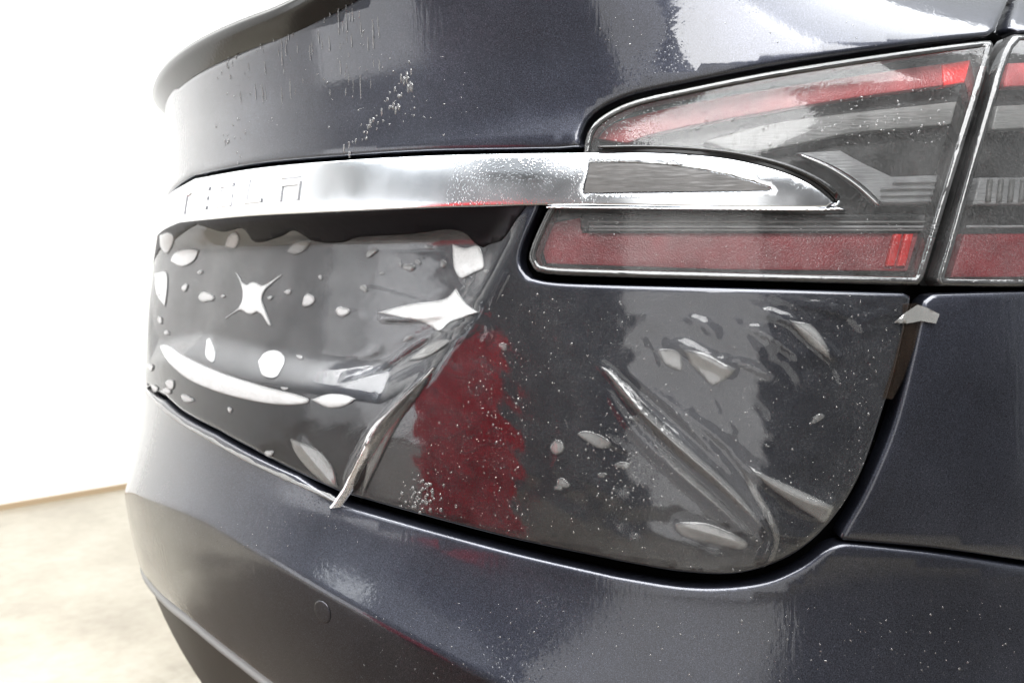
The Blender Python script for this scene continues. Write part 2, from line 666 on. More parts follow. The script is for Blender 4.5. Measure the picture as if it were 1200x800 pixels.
def box(name, lo, hi, mat, parent=None, bev=.0):
    x0, y0, z0 = lo
    x1, y1, z1 = hi
    v = [(x0, y0, z0), (x1, y0, z0), (x1, y1, z0), (x0, y1, z0), (x0, y0, z1), (x1, y0, z1), (x1, y1, z1), (x0, y1, z1)]
    f = [(3, 2, 1, 0), (4, 5, 6, 7), (0, 1, 5, 4), (1, 2, 6, 5), (2, 3, 7, 6), (3, 0, 4, 7)]
    o = mesh(name, v, f, mat, parent, smooth=False)
    if bev:
        md = o.modifiers.new('bevel', 'BEVEL')
        md.width = bev
        md.segments = 2
    return o


# ------------------------------------------------------------------ the setting
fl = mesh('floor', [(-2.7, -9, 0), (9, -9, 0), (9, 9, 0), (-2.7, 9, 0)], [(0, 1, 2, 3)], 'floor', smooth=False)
tag(fl, kind='structure')
wl = box('wall', (-2.85, -9, -.05), (-2.67, 9, 4.0), 'wall')
tag(wl, kind='structure')
bw = box('unseen_back_wall', (-.55, -3.6, 0), (3.75, -3.45, 3.2), 'dark_wall')  # unseen dark walls, added to darken the reflections in the paint
tag(bw, kind='structure')
sw = box('unseen_side_wall', (3.6, -3.44, 0), (3.75, -.02, 3.2), 'dark_wall')
tag(sw, kind='structure')
bb = box('baseboard', (-2.672, -9, .0), (-2.655, 9, .022), 'baseboard', wl)

# things standing in the workshop behind the photographer, seen only as reflections in the wet paint
rc = empty('tool_cabinet', (0.22, -2.0, 0))
tag(rc, 'tall red enamelled tool cabinet behind the car, seen reflected in the tailgate', 'cabinet')
box('body', (-.42, -.25, .08), (.24, .22, 1.02), 'cab_red', rc, .012)
for k in range(6):
    zz = .12 + k * .148
    dr = box('drawer', (-.40, .222, zz), (.22, .236, zz + .132), 'cab_red', rc, .004)
    box('handle', (-.34, .237, zz + .1), (.16, .252, zz + .113), 'steel', dr, .003)
for sx in (-.37, .19):
    for sy in (-.2, .17):
        box('castor', (sx - .02, sy - .03, 0), (sx + .02, sy + .03, .078), 'cab_dark', rc, .01)

# ------------------------------------------------------------------ the car
car = empty('car')
tag(car, 'dark metallic grey car seen close at its tail, wet and half wrapped in clear film', 'car')

ss = np.linspace(-1.3, 1.5, 161)
zz = np.linspace(.42, 1.13, 54)
gS, gZ = np.meshgrid(ss, zz)
gO = B(gS, gZ) - recess(gS, gZ) - .062
pts = P3(gS, gZ, gO).reshape(-1, 3)
nf = [(r * 161 + c, r * 161 + c + 1, (r + 1) * 161 + c + 1, (r + 1) * 161 + c) for r in range(53) for c in range(160)]
mesh('body_shell', pts, nf, 'black', car)

# -- tailgate, lower skin with the number plate recess
LG_LOW = [(400, 578), (500, 606), (600, 632), (700, 653), (740, 661), (800, 671), (860, 673), (910, 660), (950, 636), (985, 598),
          (1012, 550), (1036, 480), (1052, 425), (1066, 360), (1069, 347, 1), (1060, 343, 1), (900, 338), (700, 333), (636, 329), (616, 321), (609, 305), (614, 282), (630, 246, 1)]
low_r = pix(spline(LG_LOW, 8, False), B)
left_low = np.array([(-.70, .66), (-.62, .63), (-.5, .66), (-.4, .71), (-.3, .726), (-.16, .727), (-.09, .716), (.015, .706), (.087, .694)])
low_r = low_r[low_r[:, 0] > .2]
mir = lambda p: (p * np.array((-1, 1)))[::-1]
poly_low = np.vstack([mir(low_r[low_r[:, 0] > .425]), left_low[left_low[:, 0] > -.42], low_r, [(.44, .962), (-.44, .962)]])


def wobble(s, z):
    return (np.sin(s * 61 + 3 * np.sin(z * 47)) * np.sin(z * 71 + 2 * np.sin(s * 39 + 1)) * .00022
            + np.sin(s * 143 + z * 90 + 2 * np.sin(z * 133)) * .00009 + np.sin(s * 37 + z * 250 + 3 * np.sin(s * 90)) * .00006
            + np.sin(s * 310 + 4 * np.sin(z * 120)) * np.sin(z * 290 + 3 * np.sin(s * 170)) * .000045)


lg = panel('tailgate_skin', poly_low, Fs, 'skin_paint', car, grid=.006, roll=.0035, skirt=.016,
           hfn=lambda s, z, d: wobble(s, z) * np.clip(d / .03, 0, 1) * (.15 + 1.1 * sm(.28, .40, s)))
tag(lg, 'dark metallic lower tailgate with the number plate recess')

# -- upper tailgate panel
UPP = [(690, 171, 1), (680, 168), (684, 150), (697, 132), (735, 113), (800, 98), (900, 78), (1000, 62), (1100, 48), (1160, 41), (1169, 36, 1), (1178, 14), (1187, -8, 1)]
up_r = pix(spline(UPP, 8, False), B)
up_bot = pix(spline([(225, 206), (300, 192), (400, 183), (500, 177), (600, 175), (660, 174)], 10, False), B)
up_bot = up_bot[up_bot[:, 0] < .455]
top = [(.80, 1.2), (.66, 1.25), (.5, 1.25), (.4, 1.22), (.3, 1.183), (.2, 1.158), (.1, 1.148), (0, 1.145), (-.2, 1.145), (-.5, 1.17), (-.8, 1.17)]
poly_up = np.vstack([mir(up_r), [(-.3, 1.01)], up_bot, up_r, top[:-2] + [(-.5, 1.2), (-.66, 1.24), (-.8, 1.2)]])
panel('tailgate_panel', poly_up, B, 'paint', car, grid=.008, roll=.005, skirt=.02)

# -- spoiler lip, swept along the top
prof = [(-.036, -.012), (-.02, -.010), (-.004, .004), (.008, .016), (.012, .023), (.010, .029), (-.004, .033), (-.05, .037), (-.12, .036), (-.12, .0), (-.05, -.01)]
ssp = np.linspace(-.72, .60, 111)
v = []
for s_ in ssp:
    e = 1 - sm(.25 if s_ > 0 else .45, .75, np.array([abs(s_)]))[0] * .9
    zb = 1.143 + (.13 * sm(.1, .62, np.array([s_]))[0] if s_ > 0 else .05 * sm(.4, .8, np.array([-s_]))[0])
    back = -.05 * sm(.2 if s_ > 0 else .45, .75, np.array([abs(s_)]))[0]
    for (o_, z_) in prof:
        v.append(P3(np.array(s_), np.array(zb + z_ * (.6 + .4 * e)), np.array(o_ * (.5 + .5 * e) + back - .013)))
npf = len(prof)
f = [(i * npf + j, i * npf + (j + 1) % npf, (i + 1) * npf + (j + 1) % npf, (i + 1) * npf + j) for i in range(110) for j in range(npf)]
sp = mesh('spoiler', v, [q[::-1] for q in f], 'gloss_black', car)

# -- deck behind the spoiler
v, f = [], []
for i, s_ in enumerate(np.linspace(-.45, .45, 61)):
    for j, (o_, z_) in enumerate(((-.09, 1.172), (-.2, 1.19), (-.35, 1.205), (-.5, 1.21))):
        v.append(P3(np.array(s_), np.array(z_), np.array(o_)))
f = [(i * 4 + j, (i + 1) * 4 + j, (i + 1) * 4 + j + 1, i * 4 + j + 1) for i in range(60) for j in range(3)]
mesh('rear_window', v, f, 'gloss_black', car)

# -- chrome bar
BAR_T = [(225, 209), (300, 196), (400, 187), (500, 181.5), (600, 179), (690, 178), (760, 177), (820, 180), (870, 187), (920, 200), (955, 216), (979, 235, 1)]
BAR_B = [(979, 236, 1), (970, 243), (900, 243.5), (800, 242), (680, 240), (550, 242), (400, 248), (300, 252.5), (235, 258)]
bt, bbm = pix(spline(BAR_T, 8, False), B, .006), pix(spline(BAR_B, 8, False), B, .006)
bar_poly = np.vstack([mir(bt[bt[:, 0] > .32]), [(-.15, 1.009)], bt, bbm, [(-.15, .957)], mir(bbm[bbm[:, 0] > .32])])
WED = [(690, 190, 1), (740, 190.5), (790, 194), (840, 202), (880, 212), (903, 219.5), (904, 222.5, 1), (860, 223), (760, 224), (683, 225.5, 1)]
wed = pix(spline(WED, 6), B, .010)
crown = lambda s, z, d: .0016 * (1 - (1 - np.clip(d / .026, 0, 1)) ** 2)
bar = panel('chrome_bar', bar_poly, B, 'chrome', car, add=.003, grid=.005, roll=.002, skirt=.012, hfn=crown, hole=wed, step=.004)
tag(bar, 'wet chrome bar across the tailgate with raised letters')
panel('reverse_lamp', wed, B, 'reverse', bar, add=.0055, grid=.005, roll=0, skirt=0)


def barO(s, z):
    d, _ = seg_dist(np.stack([s, z], -1), bar_poly)
    return B(s, z) + .003 + crown(s, z, d)


STROKES = {
    'T': [[(0, 1), (.2, .92), (.8, .92), (1, 1)], [(.5, .78), (.5, 0)]],
    'E': [[(.05, .95), (.95, .95)], [(.05, .5), (.95, .5)], [(.05, .05), (.95, .05)]],
    'S': [[(.95, .95), (.05, .95), (.05, .55), (.95, .45), (.95, .05), (.05, .05)]],
    'L': [[(.05, 1), (.05, .06), (.95, .06)]],
    'A': [[(.05, .95), (.95, .95)], [(.07, 0), (.07, .62), (.93, .62), (.93, 0)]],
}
for ch, cs in zip('TESLA', (-.122, -.060, .004, .070, .136)):
    V, Fc = [], []
    wd, hg, th_ = .034, .026, .0030
    for st in STROKES[ch]:
        st = [np.array((cs + (x - .5) * wd, .9815 + (y - .5) * hg)) for x, y in st]
        for a, c in zip(st[:-1], st[1:]):
            d = (c - a) / np.hypot(*(c - a))
            nn = np.array((-d[1], d[0])) * th_
            a2, c2 = a - d * th_ * .6, c + d * th_ * .6
            q = np.array([a2 - nn, c2 - nn, c2 + nn, a2 + nn])
            q2 = np.array([a2 - nn * .55, c2 - nn * .55, c2 + nn * .55, a2 + nn * .55])
            k = len(V)
            V += list(P3(q[:, 0], q[:, 1], barO(q[:, 0], q[:, 1]) - .0005))
            V += list(P3(q2[:, 0], q2[:, 1], barO(q2[:, 0], q2[:, 1]) + .0015))
            Fc += [(k + 4, k + 5, k + 6, k + 7)] + [(k + i, k + (i + 1) % 4, k + 4 + (i + 1) % 4, k + 4 + i) for i in range(4)]
    lt = mesh('letter', V, Fc, 'letter', bar, smooth=False)
    tag(lt, 'raised chrome letter %s on the bar' % ch)


# -- lamp clusters
def inset(poly, d):
    p = ccw(resample(poly, .004))
    tan = np.roll(p, -1, 0) - np.roll(p, 1, 0)
    nrm = np.stack([-tan[:, 1], tan[:, 0]], -1) / np.maximum(np.hypot(*tan.T), 1e-9)[:, None]
    q = p + nrm * d
    dd, _ = seg_dist(q, p)
    return q[(dd > d * .97) & inside(q, p)]


def lamp(name, label, outline, rimw=.0065):
    root = empty(name)
    root.parent = car
    o = outline
    inn = inset(o, rimw)
    panel('rim', o, B, 'rim', root, add=.001, grid=.006, roll=.0032, skirt=.02, hole=inn, step=.004)
    panel('lens', inn, B, 'lens', root, add=-.0012, grid=.007, roll=0, skirt=0, step=.004)
    panel('housing', o, B, 'housing', root, add=-.034, grid=.012, roll=0, skirt=0)
    tag(root, label)
    return root


def inner(name, px, mat, root, dep=-.020, skirt=.012, roll=.0015, grid=.006, smooth=True):
    p = spline(px, 7) if smooth else np.array([q[:2] for q in px], float)
    return panel(name, pix(p, B, dep), B, mat, root, add=dep, grid=grid, roll=roll, skirt=skirt, step=.005)


L_IN = [(684, 176, 1), (688, 156), (702, 138), (738, 119), (800, 104), (900, 84), (1000, 68), (1100, 54), (1161, 47), (1165, 52, 1), (1153, 96), (1131, 168),
        (1103, 260), (1082, 328), (1076, 334, 1), (1000, 332), (850, 328), (700, 324), (640, 321), (625, 315), (619, 304), (623, 286), (640, 248), (646, 238, 1)]
lamp_in = lamp('tail_lamp', 'wet tail lamp on the tailgate with red strips and the chrome blade across it', pix(spline(L_IN, 7), B))
inner('red_strip', [(700, 163, 1), (712, 149), (745, 136), (850, 113), (1000, 89), (1138, 70, 1), (1131, 97, 1), (1000, 115), (860, 138), (770, 156), (735, 168, 1)], 'red_pale', lamp_in)
inner('red_block', [(1104, 76, 1), (1139, 70, 1), (1131, 97, 1), (1106, 101, 1)], 'red_bright', lamp_in, dep=-.0185, grid=.01)
inner('silver_band', [(826, 166, 1), (900, 146), (1000, 132), (1122, 119, 1), (1115, 146, 1), (1000, 156), (930, 170), (870, 178)], 'silver', lamp_in)
gd = inner('light_guide', [(934, 179, 1), (985, 176, 1), (1010, 190), (1046, 207, 1), (1100, 205, 1), (1090, 240, 1), (1030, 240, 1), (1005, 216), (975, 196)], 'guide', lamp_in, dep=-.014, roll=.002)
inner('guide_edge', [(1030, 243, 1), (1003, 219), (973, 199), (934, 181, 1), (940, 180, 1), (976, 194), (1008, 214), (1036, 240, 1)], 'chrome', gd, dep=-.011, roll=0, skirt=.004, grid=.01)
for k in range(4):
    y = 212 + k * 7.5
    inner('guide_rib', [(1048 - (k > 0) * 14, y, 1), (1098 - k * 2, y - 1, 1), (1097 - k * 2, y + 2.2, 1), (1047 - (k > 0) * 14, y + 3.2, 1)], 'guide', gd, dep=-.0115, roll=0, skirt=.002, grid=.02)
inner('smoke_band', [(682, 250, 1), (1100, 250, 1), (1095, 266, 1), (680, 268, 1)], 'smoke', lamp_in, dep=-.017)
for y0, y1, m_ in ((259, 261, 'silver'), (264.5, 267, 'guide'), (268.5, 270.5, 'silver')):
    inner('bright_line', [(690, y0, 1), (1096, y0, 1), (1095, y1, 1), (690, y1, 1)], m_, lamp_in, dep=-.014, roll=0, skirt=.002, grid=.02)
inner('red_reflector', [(642, 262, 1), (680, 255, 1), (682, 273, 1), (1085, 273, 1), (1072, 318, 1), (850, 316, 1), (640, 309, 1), (636, 296, 1)], 'red', lamp_in)
for x0 in (1041, 1054):
    inner('red_block', [(x0 + 7, 274, 1), (x0 + 17, 274, 1), (x0 + 8, 312, 1), (x0 - 3, 312, 1)], 'red_bright', lamp_in, dep=-.016, grid=.01)
# rim edge of the chrome blade inside the lamp
inner('blade_edge', [(979, 236), (985, 231), (978, 221), (955, 206), (920, 191), (870, 179), (820, 173), (760, 170), (700, 171, 1), (700, 173.5, 1), (760, 173), (820, 176), (870, 182.5), (920, 196), (957, 213), (981, 233)], 'gloss_black', lamp_in, dep=.006, roll=0, skirt=.008, grid=.02)
inner('blade_sill', [(640, 244, 1), (965, 247), (980, 243), (986, 236, 1), (982, 235, 1), (974, 241), (960, 244), (640, 241.5, 1)], 'chrome', lamp_in, dep=.004, roll=.0008, skirt=.006, grid=.02)

L_OUT = [(1189, 40, 1), (1175, 62), (1155, 130), (1133, 205), (1109, 290), (1098, 328), (1103, 335, 1), (1160, 336), (1210, 336), (1290, 335), (1330, 330, 1), (1352, 200), (1330, 90), (1260, 42, 1)]
lo_poly = pix(spline(L_OUT, 7), B)
lamp_out = lamp('tail_lamp', 'wet outer tail lamp on the rear wing, cut by the frame edge', lo_poly)
inner('red_strip', [(1182, 74, 1), (1290, 70, 1), (1290, 98, 1), (1176, 102, 1)], 'red_pale', lamp_out)
inner('silver_band', [(1168, 124, 1), (1300, 118, 1), (1300, 146, 1), (1162, 152, 1)], 'silver', lamp_out)
g2 = inner('light_guide', [(1148, 208, 1), (1300, 207, 1), (1300, 238, 1), (1140, 240, 1)], 'guide', lamp_out, dep=-.014)
for x0 in range(1156, 1300, 13):
    inner('guide_rib', [(x0 + 3, 210, 1), (x0 + 8, 210, 1), (x0 + 5, 237, 1), (x0, 237, 1)], 'silver', g2, dep=-.0115, roll=0, skirt=.002, grid=.02)
inner('bright_line', [(1134, 264, 1), (1300, 264, 1), (1300, 267, 1), (1133, 267, 1)], 'guide', lamp_out, dep=-.014, roll=0, skirt=.002, grid=.02)
inner('red_reflector', [(1130, 274, 1), (1300, 272, 1), (1300, 325, 1), (1114, 325, 1)], 'red', lamp_out)

# -- rear wing (quarter panel)
QL = [(1092, 345, 1), (1083, 352), (1076, 380), (1066, 425), (1046, 500), (1016, 572), (990, 618), (984, 629), (989, 634, 1), (1100, 644), (1200, 658)]
q_l = pix(spline(QL, 8, False), B)
q_top = pix(spline([(1300, 340), (1200, 341), (1100, 343.5)], 10, False), B)
panel('rear_wing', np.vstack([q_l, [(.92, .636), (1.0, .634), (1.2, .63), (1.5, .63), (1.5, .86), (1.2, .862), (1.05, .868)], q_top[q_top[:, 0] < 1.0]]), B, 'paint', car, grid=.009, roll=.004, skirt=.016)
QU = [(1199, -12, 1), (1190, 10), (1184, 32), (1196, 38, 1), (1256, 38, 1)]
q_u = pix(spline(QU, 8, False), B)
panel('rear_wing_top', np.vstack([q_u, [(.95, 1.07), (1.05, .96), (1.1, .885), (1.5, .885), (1.5, 1.2), (.85, 1.2)]]), B, 'paint', car, grid=.012, roll=.004, skirt=.016)

# -- the same lamps and wing on the far side
for root in (lamp_in, lamp_out):
    m = root.copy()
    COL.objects.link(m)
    m.scale = (-1, 1, 1)
    m['label'] = 'tail lamp on the far side of the car'
    for ch in list(root.children):
        c = ch.copy()
        COL.objects.link(c)
        c.parent = m
for nm in ('rear_wing', 'rear_wing_top'):
    c = bpy.data.objects[nm].copy()
    COL.objects.link(c)
    c.scale = (-1, 1, 1)

# -- bumper
BU = [(400, 592), (500, 621), (600, 648), (700, 671), (740, 679), (800, 688), (850, 689), (900, 682), (940, 665), (968, 645), (985, 638), (1010, 639), (1100, 649), (1200, 664)]
bu = pix(spline(BU, 8, False), E)
bu = bu[bu[:, 0] > .22]
zl = ([-.9, -.6, -.27, -.06, .05, .115, .3, .6, 1.0, 1.5], [.38, .41, .452, .466, .452, .443, .425, .41, .40, .40])
sl = np.linspace(1.5, -.9, 121)
left_bu = np.array([(-.9, .645), (-.7, .645), (-.6, .615), (-.5, .645), (-.4, .694), (-.3, .7215), (-.16, .7225), (-.09, .7125), (.015, .7025), (.087, .690), (.17, .6765)])
poly_bu = np.vstack([left_bu, bu, [(1.0, .626), (1.2, .622), (1.5, .622)], np.stack([sl, zsm(sl, zl)], -1)])
sc_ = np.linspace(-.6, 1.2, 361)
panel('bumper', poly_bu, E, 'paint_low', car, grid=.008, roll=.004, skirt=.016, extra=np.stack([sc_, zsm(sc_, _zc)], -1))


def strip(name, zt_off, zb_off, osh, mat, nz=4, cv=0.0):
    ss_ = np.linspace(-.9, 1.5, 161)
    V, Fc = [], []
    for s_ in ss_:
        a = np.array(s_)
        for j in range(nz):
            t = j / (nz - 1)
            z_ = zsm(a, zl) - zt_off - (zb_off - zt_off) * t
            V.append(P3(a, z_, E(a, z_) + osh + cv * math.sin(math.pi * t)))
    Fc = [(i * nz + j, i * nz + j + 1, (i + 1) * nz + j + 1, (i + 1) * nz + j) for i in range(160) for j in range(nz - 1)]
    return mesh(name, V, Fc, mat, car)


strip('trim_strip', .003, .022, -.004, 'trim', 6, .006)
strip('valance', .0215, .24, -.006, 'valance', 8)

# parking sensor in the bumper face
c0 = pix([(378, 716)], E)[0]
ang = np.linspace(0, 2 * math.pi, 28, endpoint=False)
for rr, nm, m_, ad in ((.0119, 'sensor_ring', 'black', .0003), (.0112, 'parking_sensor', 'paint_low', .0008)):
    pl = np.stack([c0[0] + rr * .95 * np.cos(ang), c0[1] + rr * np.sin(ang)], -1)
    panel(nm, pl, E, m_, car, add=ad, grid=.004, roll=.0007, skirt=.003, step=.003)

# ------------------------------------------------------------------ the clear film on the tailgate
film = empty('protective_film')
tag(film, 'clear wet protective film on the lower tailgate with bubbles and folds', 'film')
F_TOP = [(-.44, .90), (-.3, .93), (-.2, .938)]
FT = [(232, 263), (248, 268), (262, 272), (285, 268), (300, 284), (330, 277), (345, 270), (370, 283), (402, 284), (420, 278), (470, 275), (500, 272), (526, 269), (545, 273),
      (556, 284), (566, 290), (574, 286)]
ft = pix(spline(FT, 5, False), Fs, .0006)
FR = [(574, 286), (590, 274), (604, 256), (617, 249), (614, 268), (606, 300), (607, 318), (616, 328), (640, 334), (700, 337), (900, 342), (1060, 346), (1066, 350), (1062, 372), (1048, 430), (1033, 480), (1009, 549), (982, 594), (947, 633), (908, 657),
      (860, 670), (800, 667), (740, 657), (700, 649), (600, 628), (500, 602), (400, 574)]
fr_ = pix(spline(FR, 8, False), B, .0006)
fr_ = fr_[np.r_[True, np.hypot(*np.diff(fr_, axis=0).T) > 1e-4]]
film_poly = np.vstack([F_TOP, ft[ft[:, 0] > -.13], fr_[1:], left_low[::-1][:6] + np.array((0, .004))])

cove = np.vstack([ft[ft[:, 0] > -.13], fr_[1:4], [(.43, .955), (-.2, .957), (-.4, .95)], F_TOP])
panel('recess_dark_band', cove, Fs, 'matt_black', car, add=.0014, grid=.006, roll=0, skirt=.0014, step=.004)  # black sheet standing in for the bar's dark reflection in the recess

RIDGES = [  # pixel line, half width at the ends (m), height (m)
    ([(697, 424), (722, 446), (752, 480), (790, 516), (836, 556), (878, 598), (905, 632)], (.004, .012), .0075),
    ([(706, 448), (740, 500), (790, 548), (850, 600), (890, 640)], (.004, .008), .0035),
    ([(760, 450), (800, 482), (850, 520), (880, 560), (908, 620)], (.004, .007), .0028),
    ([(640, 380), (700, 440), (750, 520)], (.006, .006), .0008),
    ([(730, 430), (790, 480), (850, 545), (905, 615)], (.003, .007), .0030),
    ([(868, 542), (905, 565), (945, 585), (978, 592)], (.006, .012), .0050),
    ([(900, 580), (905, 620), (893, 660)], (.004, .007), .0040),
    ([(875, 600), (915, 625), (960, 628)], (.004, .006), .0028),
    ([(775, 408), (800, 405), (830, 420), (862, 434)], (.006, .008), .0032),
    ([(835, 415), (870, 425), (905, 440)], (.003, .004), .0020),
    ([(800, 372), (825, 380), (842, 396)], (.004, .005), .0018),
    ([(880, 362), (925, 375), (965, 405), (985, 425)], (.004, .008), .0034),
    ([(870, 382), (900, 392), (930, 412), (945, 422)], (.003, .006), .0026),
    ([(905, 352), (960, 358), (1000, 372), (1020, 395)], (.004, .006), .0022),
    ([(990, 352), (1010, 372), (1045, 362)], (.003, .004), .0020),
    ([(700, 505), (720, 520), (740, 528)], (.004, .004), .0012),
    ([(790, 610), (830, 622), (870, 634)], (.006, .007), .0022),
    ([(570, 372), (540, 366), (500, 372), (440, 372)], (.003, .005), .0028),
    ([(570, 374), (535, 382), (490, 400), (450, 428), (400, 442)], (.003, .005), .0030),
    ([(568, 378), (535, 398), (500, 415), (470, 425)], (.002, .004), .0024),
    ([(570, 368), (556, 345), (545, 310)], (.003, .006), .0022),
    ([(572, 372), (582, 345), (596, 318)], (.002, .004), .0020),
    ([(570, 376), (575, 392), (565, 402)], (.002, .003), .0025),
    ([(508, 430), (480, 462), (450, 496), (428, 530), (408, 572)], (.003, .008), .0100),
    ([(350, 515), (370, 540), (395, 570)], (.006, .006), .0015),
    ([(380, 430), (420, 420), (450, 405)], (.003, .004), .0014),
    ([(640, 460), (660, 500), (650, 560)], (.006, .008), .0008),
]
for _k in range(20):                            # fine ripples in the slack corner
    x_, y_ = random.uniform(850, 1010), random.uniform(352, 420)
    a_ = random.uniform(.2, 1.0)
    l_ = random.uniform(22, 60)
    RIDGES.append(([(x_, y_), (x_ + .5 * l_ * math.cos(a_ - .25), y_ + .5 * l_ * math.sin(a_ - .25)), (x_ + l_ * math.cos(a_), y_ + l_ * math.sin(a_))], (.003, .005), random.uniform(.0006, .0014)))
for _k in range(14):
    x_, y_ = random.uniform(740, 900), random.uniform(360, 520)
    a_ = random.uniform(.3, 1.1)
    l_ = random.uniform(18, 45)
    RIDGES.append(([(x_, y_), (x_ + .5 * l_ * math.cos(a_ - .3), y_ + .5 * l_ * math.sin(a_ - .3)), (x_ + l_ * math.cos(a_), y_ + l_ * math.sin(a_))], (.003, .004), random.uniform(.0004, .0009)))
for _k in range(16):                            # tension lines fanning from the recess corner
    a_ = random.uniform(2.5, 3.7)
    l_ = random.uniform(50, 150)
    x_, y_ = 566 + 14 * math.cos(a_), 372 + 14 * math.sin(a_) + random.uniform(-6, 40)
    RIDGES.append(([(x_, y_), (x_ + .5 * l_ * math.cos(a_), y_ - .5 * l_ * math.sin(a_) + 4), (x_ + l_ * math.cos(a_ + .12), y_ - l_ * math.sin(a_ + .12))], (.002, .004), random.uniform(.0005, .0011)))
_rid = []
for px, ww, hh in RIDGES:
    fn_ = Fs if px[0][0] < 600 else B
    _rid.append((pix(spline(px, 10, False), fn_), ww, hh))


def film_h(s, z, d):
    p = np.stack([s, z], -1)
    h = np.zeros(len(s))
    for ln, (w0, w1), hh in _rid:
        lo, hi = ln.min(0) - .03, ln.max(0) + .03
        m = np.all((p > lo) & (p < hi), 1)
        if not m.any():
            continue
        dd, t = seg_dist(p[m], ln, False)
        w = (w0 + (w1 - w0) * t) * .88
        taper = np.clip(np.minimum(t / .25, (1 - t) / .12), 0, 1) ** .7
        h[m] = np.maximum(h[m], hh * (taper + .0) * np.clip(1 - dd / (w * 1.7), 0, 1) ** 1.5)
    wob = wobble(s, z) * (.25 + 1.0 * sm(.28, .40, s))
    amp = np.clip(d / .02, 0, 1)
    return h * np.clip(d / .004, 0, 1) + wob * amp + .0003


def filmF(s, z):
    return Fs(s, z)


fs_ = panel('film_sheet', film_poly, filmF, 'film', film, add=.0004, grid=.0034, roll=0, skirt=0, hfn=film_h, step=.004)
_n = len(fs_.data.vertices)                     # film made paler in the recess, its bright reflection put into the colour
_co = np.empty(_n * 3, dtype=np.float32)
fs_.data.vertices.foreach_get('co', _co)
_co = _co.reshape(-1, 3)
_ss = np.interp(_co[:, 0], _X[1000:3001], _S[1000:3001])
_rd, _ = seg_dist(np.stack([_ss, _co[:, 2]], -1), REC)
_rv = np.where(inside(np.stack([_ss, _co[:, 2]], -1), REC), sm(0, .03, _rd), 0).astype(np.float32)
fs_.data.attributes.new('recess_sheen', 'FLOAT', 'POINT').data.foreach_set('value', _rv)


def filmO(s, z):
    p = np.stack([s, z], -1)
    d, _ = seg_dist(p, film_poly)
    return Fs(s, z) + .0004 + film_h(s, z, d)


# air pockets under the film and fold flanks painted bright (outlines), then small round bubbles
PATCH = [
    [(276, 319, 1), (279, 320), (285, 330), (290, 333), (296, 330), (302, 331), (307, 334), (315, 331), (330, 321, 1), (331, 323, 1), (318, 334), (311, 341), (308, 350), (311, 361), (319, 381, 1), (316, 383, 1), (307, 369), (302, 366), (296, 369), (290, 368), (284, 364), (277, 366), (265, 374, 1), (264, 372, 1), (277, 363), (283, 355), (285, 345), (283, 334)],
    [(187, 405, 1), (198, 404), (220, 418), (260, 436), (310, 452), (350, 462), (363, 468), (356, 474), (320, 474), (270, 464), (225, 447), (198, 425)],
    [(364, 468, 1), (385, 461), (405, 462), (418, 467, 1), (405, 476), (385, 478)],
    [(441, 366, 1), (480, 356), (520, 350), (535, 337, 1), (546, 354), (562, 366, 1), (545, 372), (528, 378), (516, 388), (500, 380), (480, 374)],
    [(530, 285, 1), (545, 290), (562, 288), (568, 312), (556, 320), (541, 327), (532, 314)],
    [(478, 422, 1), (500, 404), (518, 397), (528, 399), (515, 411), (495, 421)],
    [(340, 513, 1), (356, 518), (378, 530), (392, 550), (397, 572, 1), (380, 566), (360, 548), (346, 530)],
    [(302, 424, 1), (312, 412), (326, 410), (335, 420), (330, 434), (322, 443), (308, 440)],
    [(200, 307, 1), (206, 295), (222, 291), (234, 293, 1), (228, 306), (214, 313)],
    [(188, 275, 1), (198, 272), (205, 278), (203, 288), (196, 298), (189, 290)],
    [(182, 320, 1), (195, 318), (197, 335), (194, 360, 1), (184, 345)],
    [(336, 296, 1), (344, 286), (356, 281), (368, 282, 1), (360, 292), (348, 299)],
    [(264, 289, 1), (268, 277), (277, 272), (282, 281), (276, 292)],
    [(242, 400, 1), (247, 395), (254, 412), (250, 425), (241, 418)],
    [(872, 541, 1), (900, 556), (940, 574), (978, 592, 1), (966, 612), (950, 604), (925, 588), (895, 566)],
    [(792, 612), (830, 612), (874, 632), (868, 644), (830, 636), (800, 628)],
    [(800, 409, 1), (826, 412), (848, 424), (864, 432, 1), (852, 444), (834, 452), (822, 440), (808, 426)],
    [(771, 410), (784, 408), (798, 414), (800, 434), (786, 432), (775, 422)],
    [(922, 374, 1), (950, 380), (966, 400), (974, 424, 1), (955, 410), (936, 392)],
    [(676, 508), (690, 504), (714, 514), (716, 524), (702, 526), (688, 518)],
    [(644, 524), (652, 514), (662, 520), (660, 530), (650, 533)],
    [(702, 427, 1), (714, 432), (730, 446), (752, 470), (778, 496), (812, 526), (846, 556), (874, 586), (896, 618, 1), (868, 596), (838, 570), (806, 545), (776, 518), (750, 490), (730, 468), (716, 447)],
    [(760, 512, 1), (790, 536), (826, 568), (858, 598), (886, 630, 1), (852, 604), (818, 576), (786, 546)],
    [(868, 545, 1), (884, 566), (902, 596), (914, 626), (908, 652), (892, 668, 1), (902, 646), (904, 626), (890, 596), (876, 572)],
    [(440, 500, 1), (462, 474), (505, 434, 1), (492, 462), (468, 496), (446, 540), (422, 590, 1), (430, 545)],
]
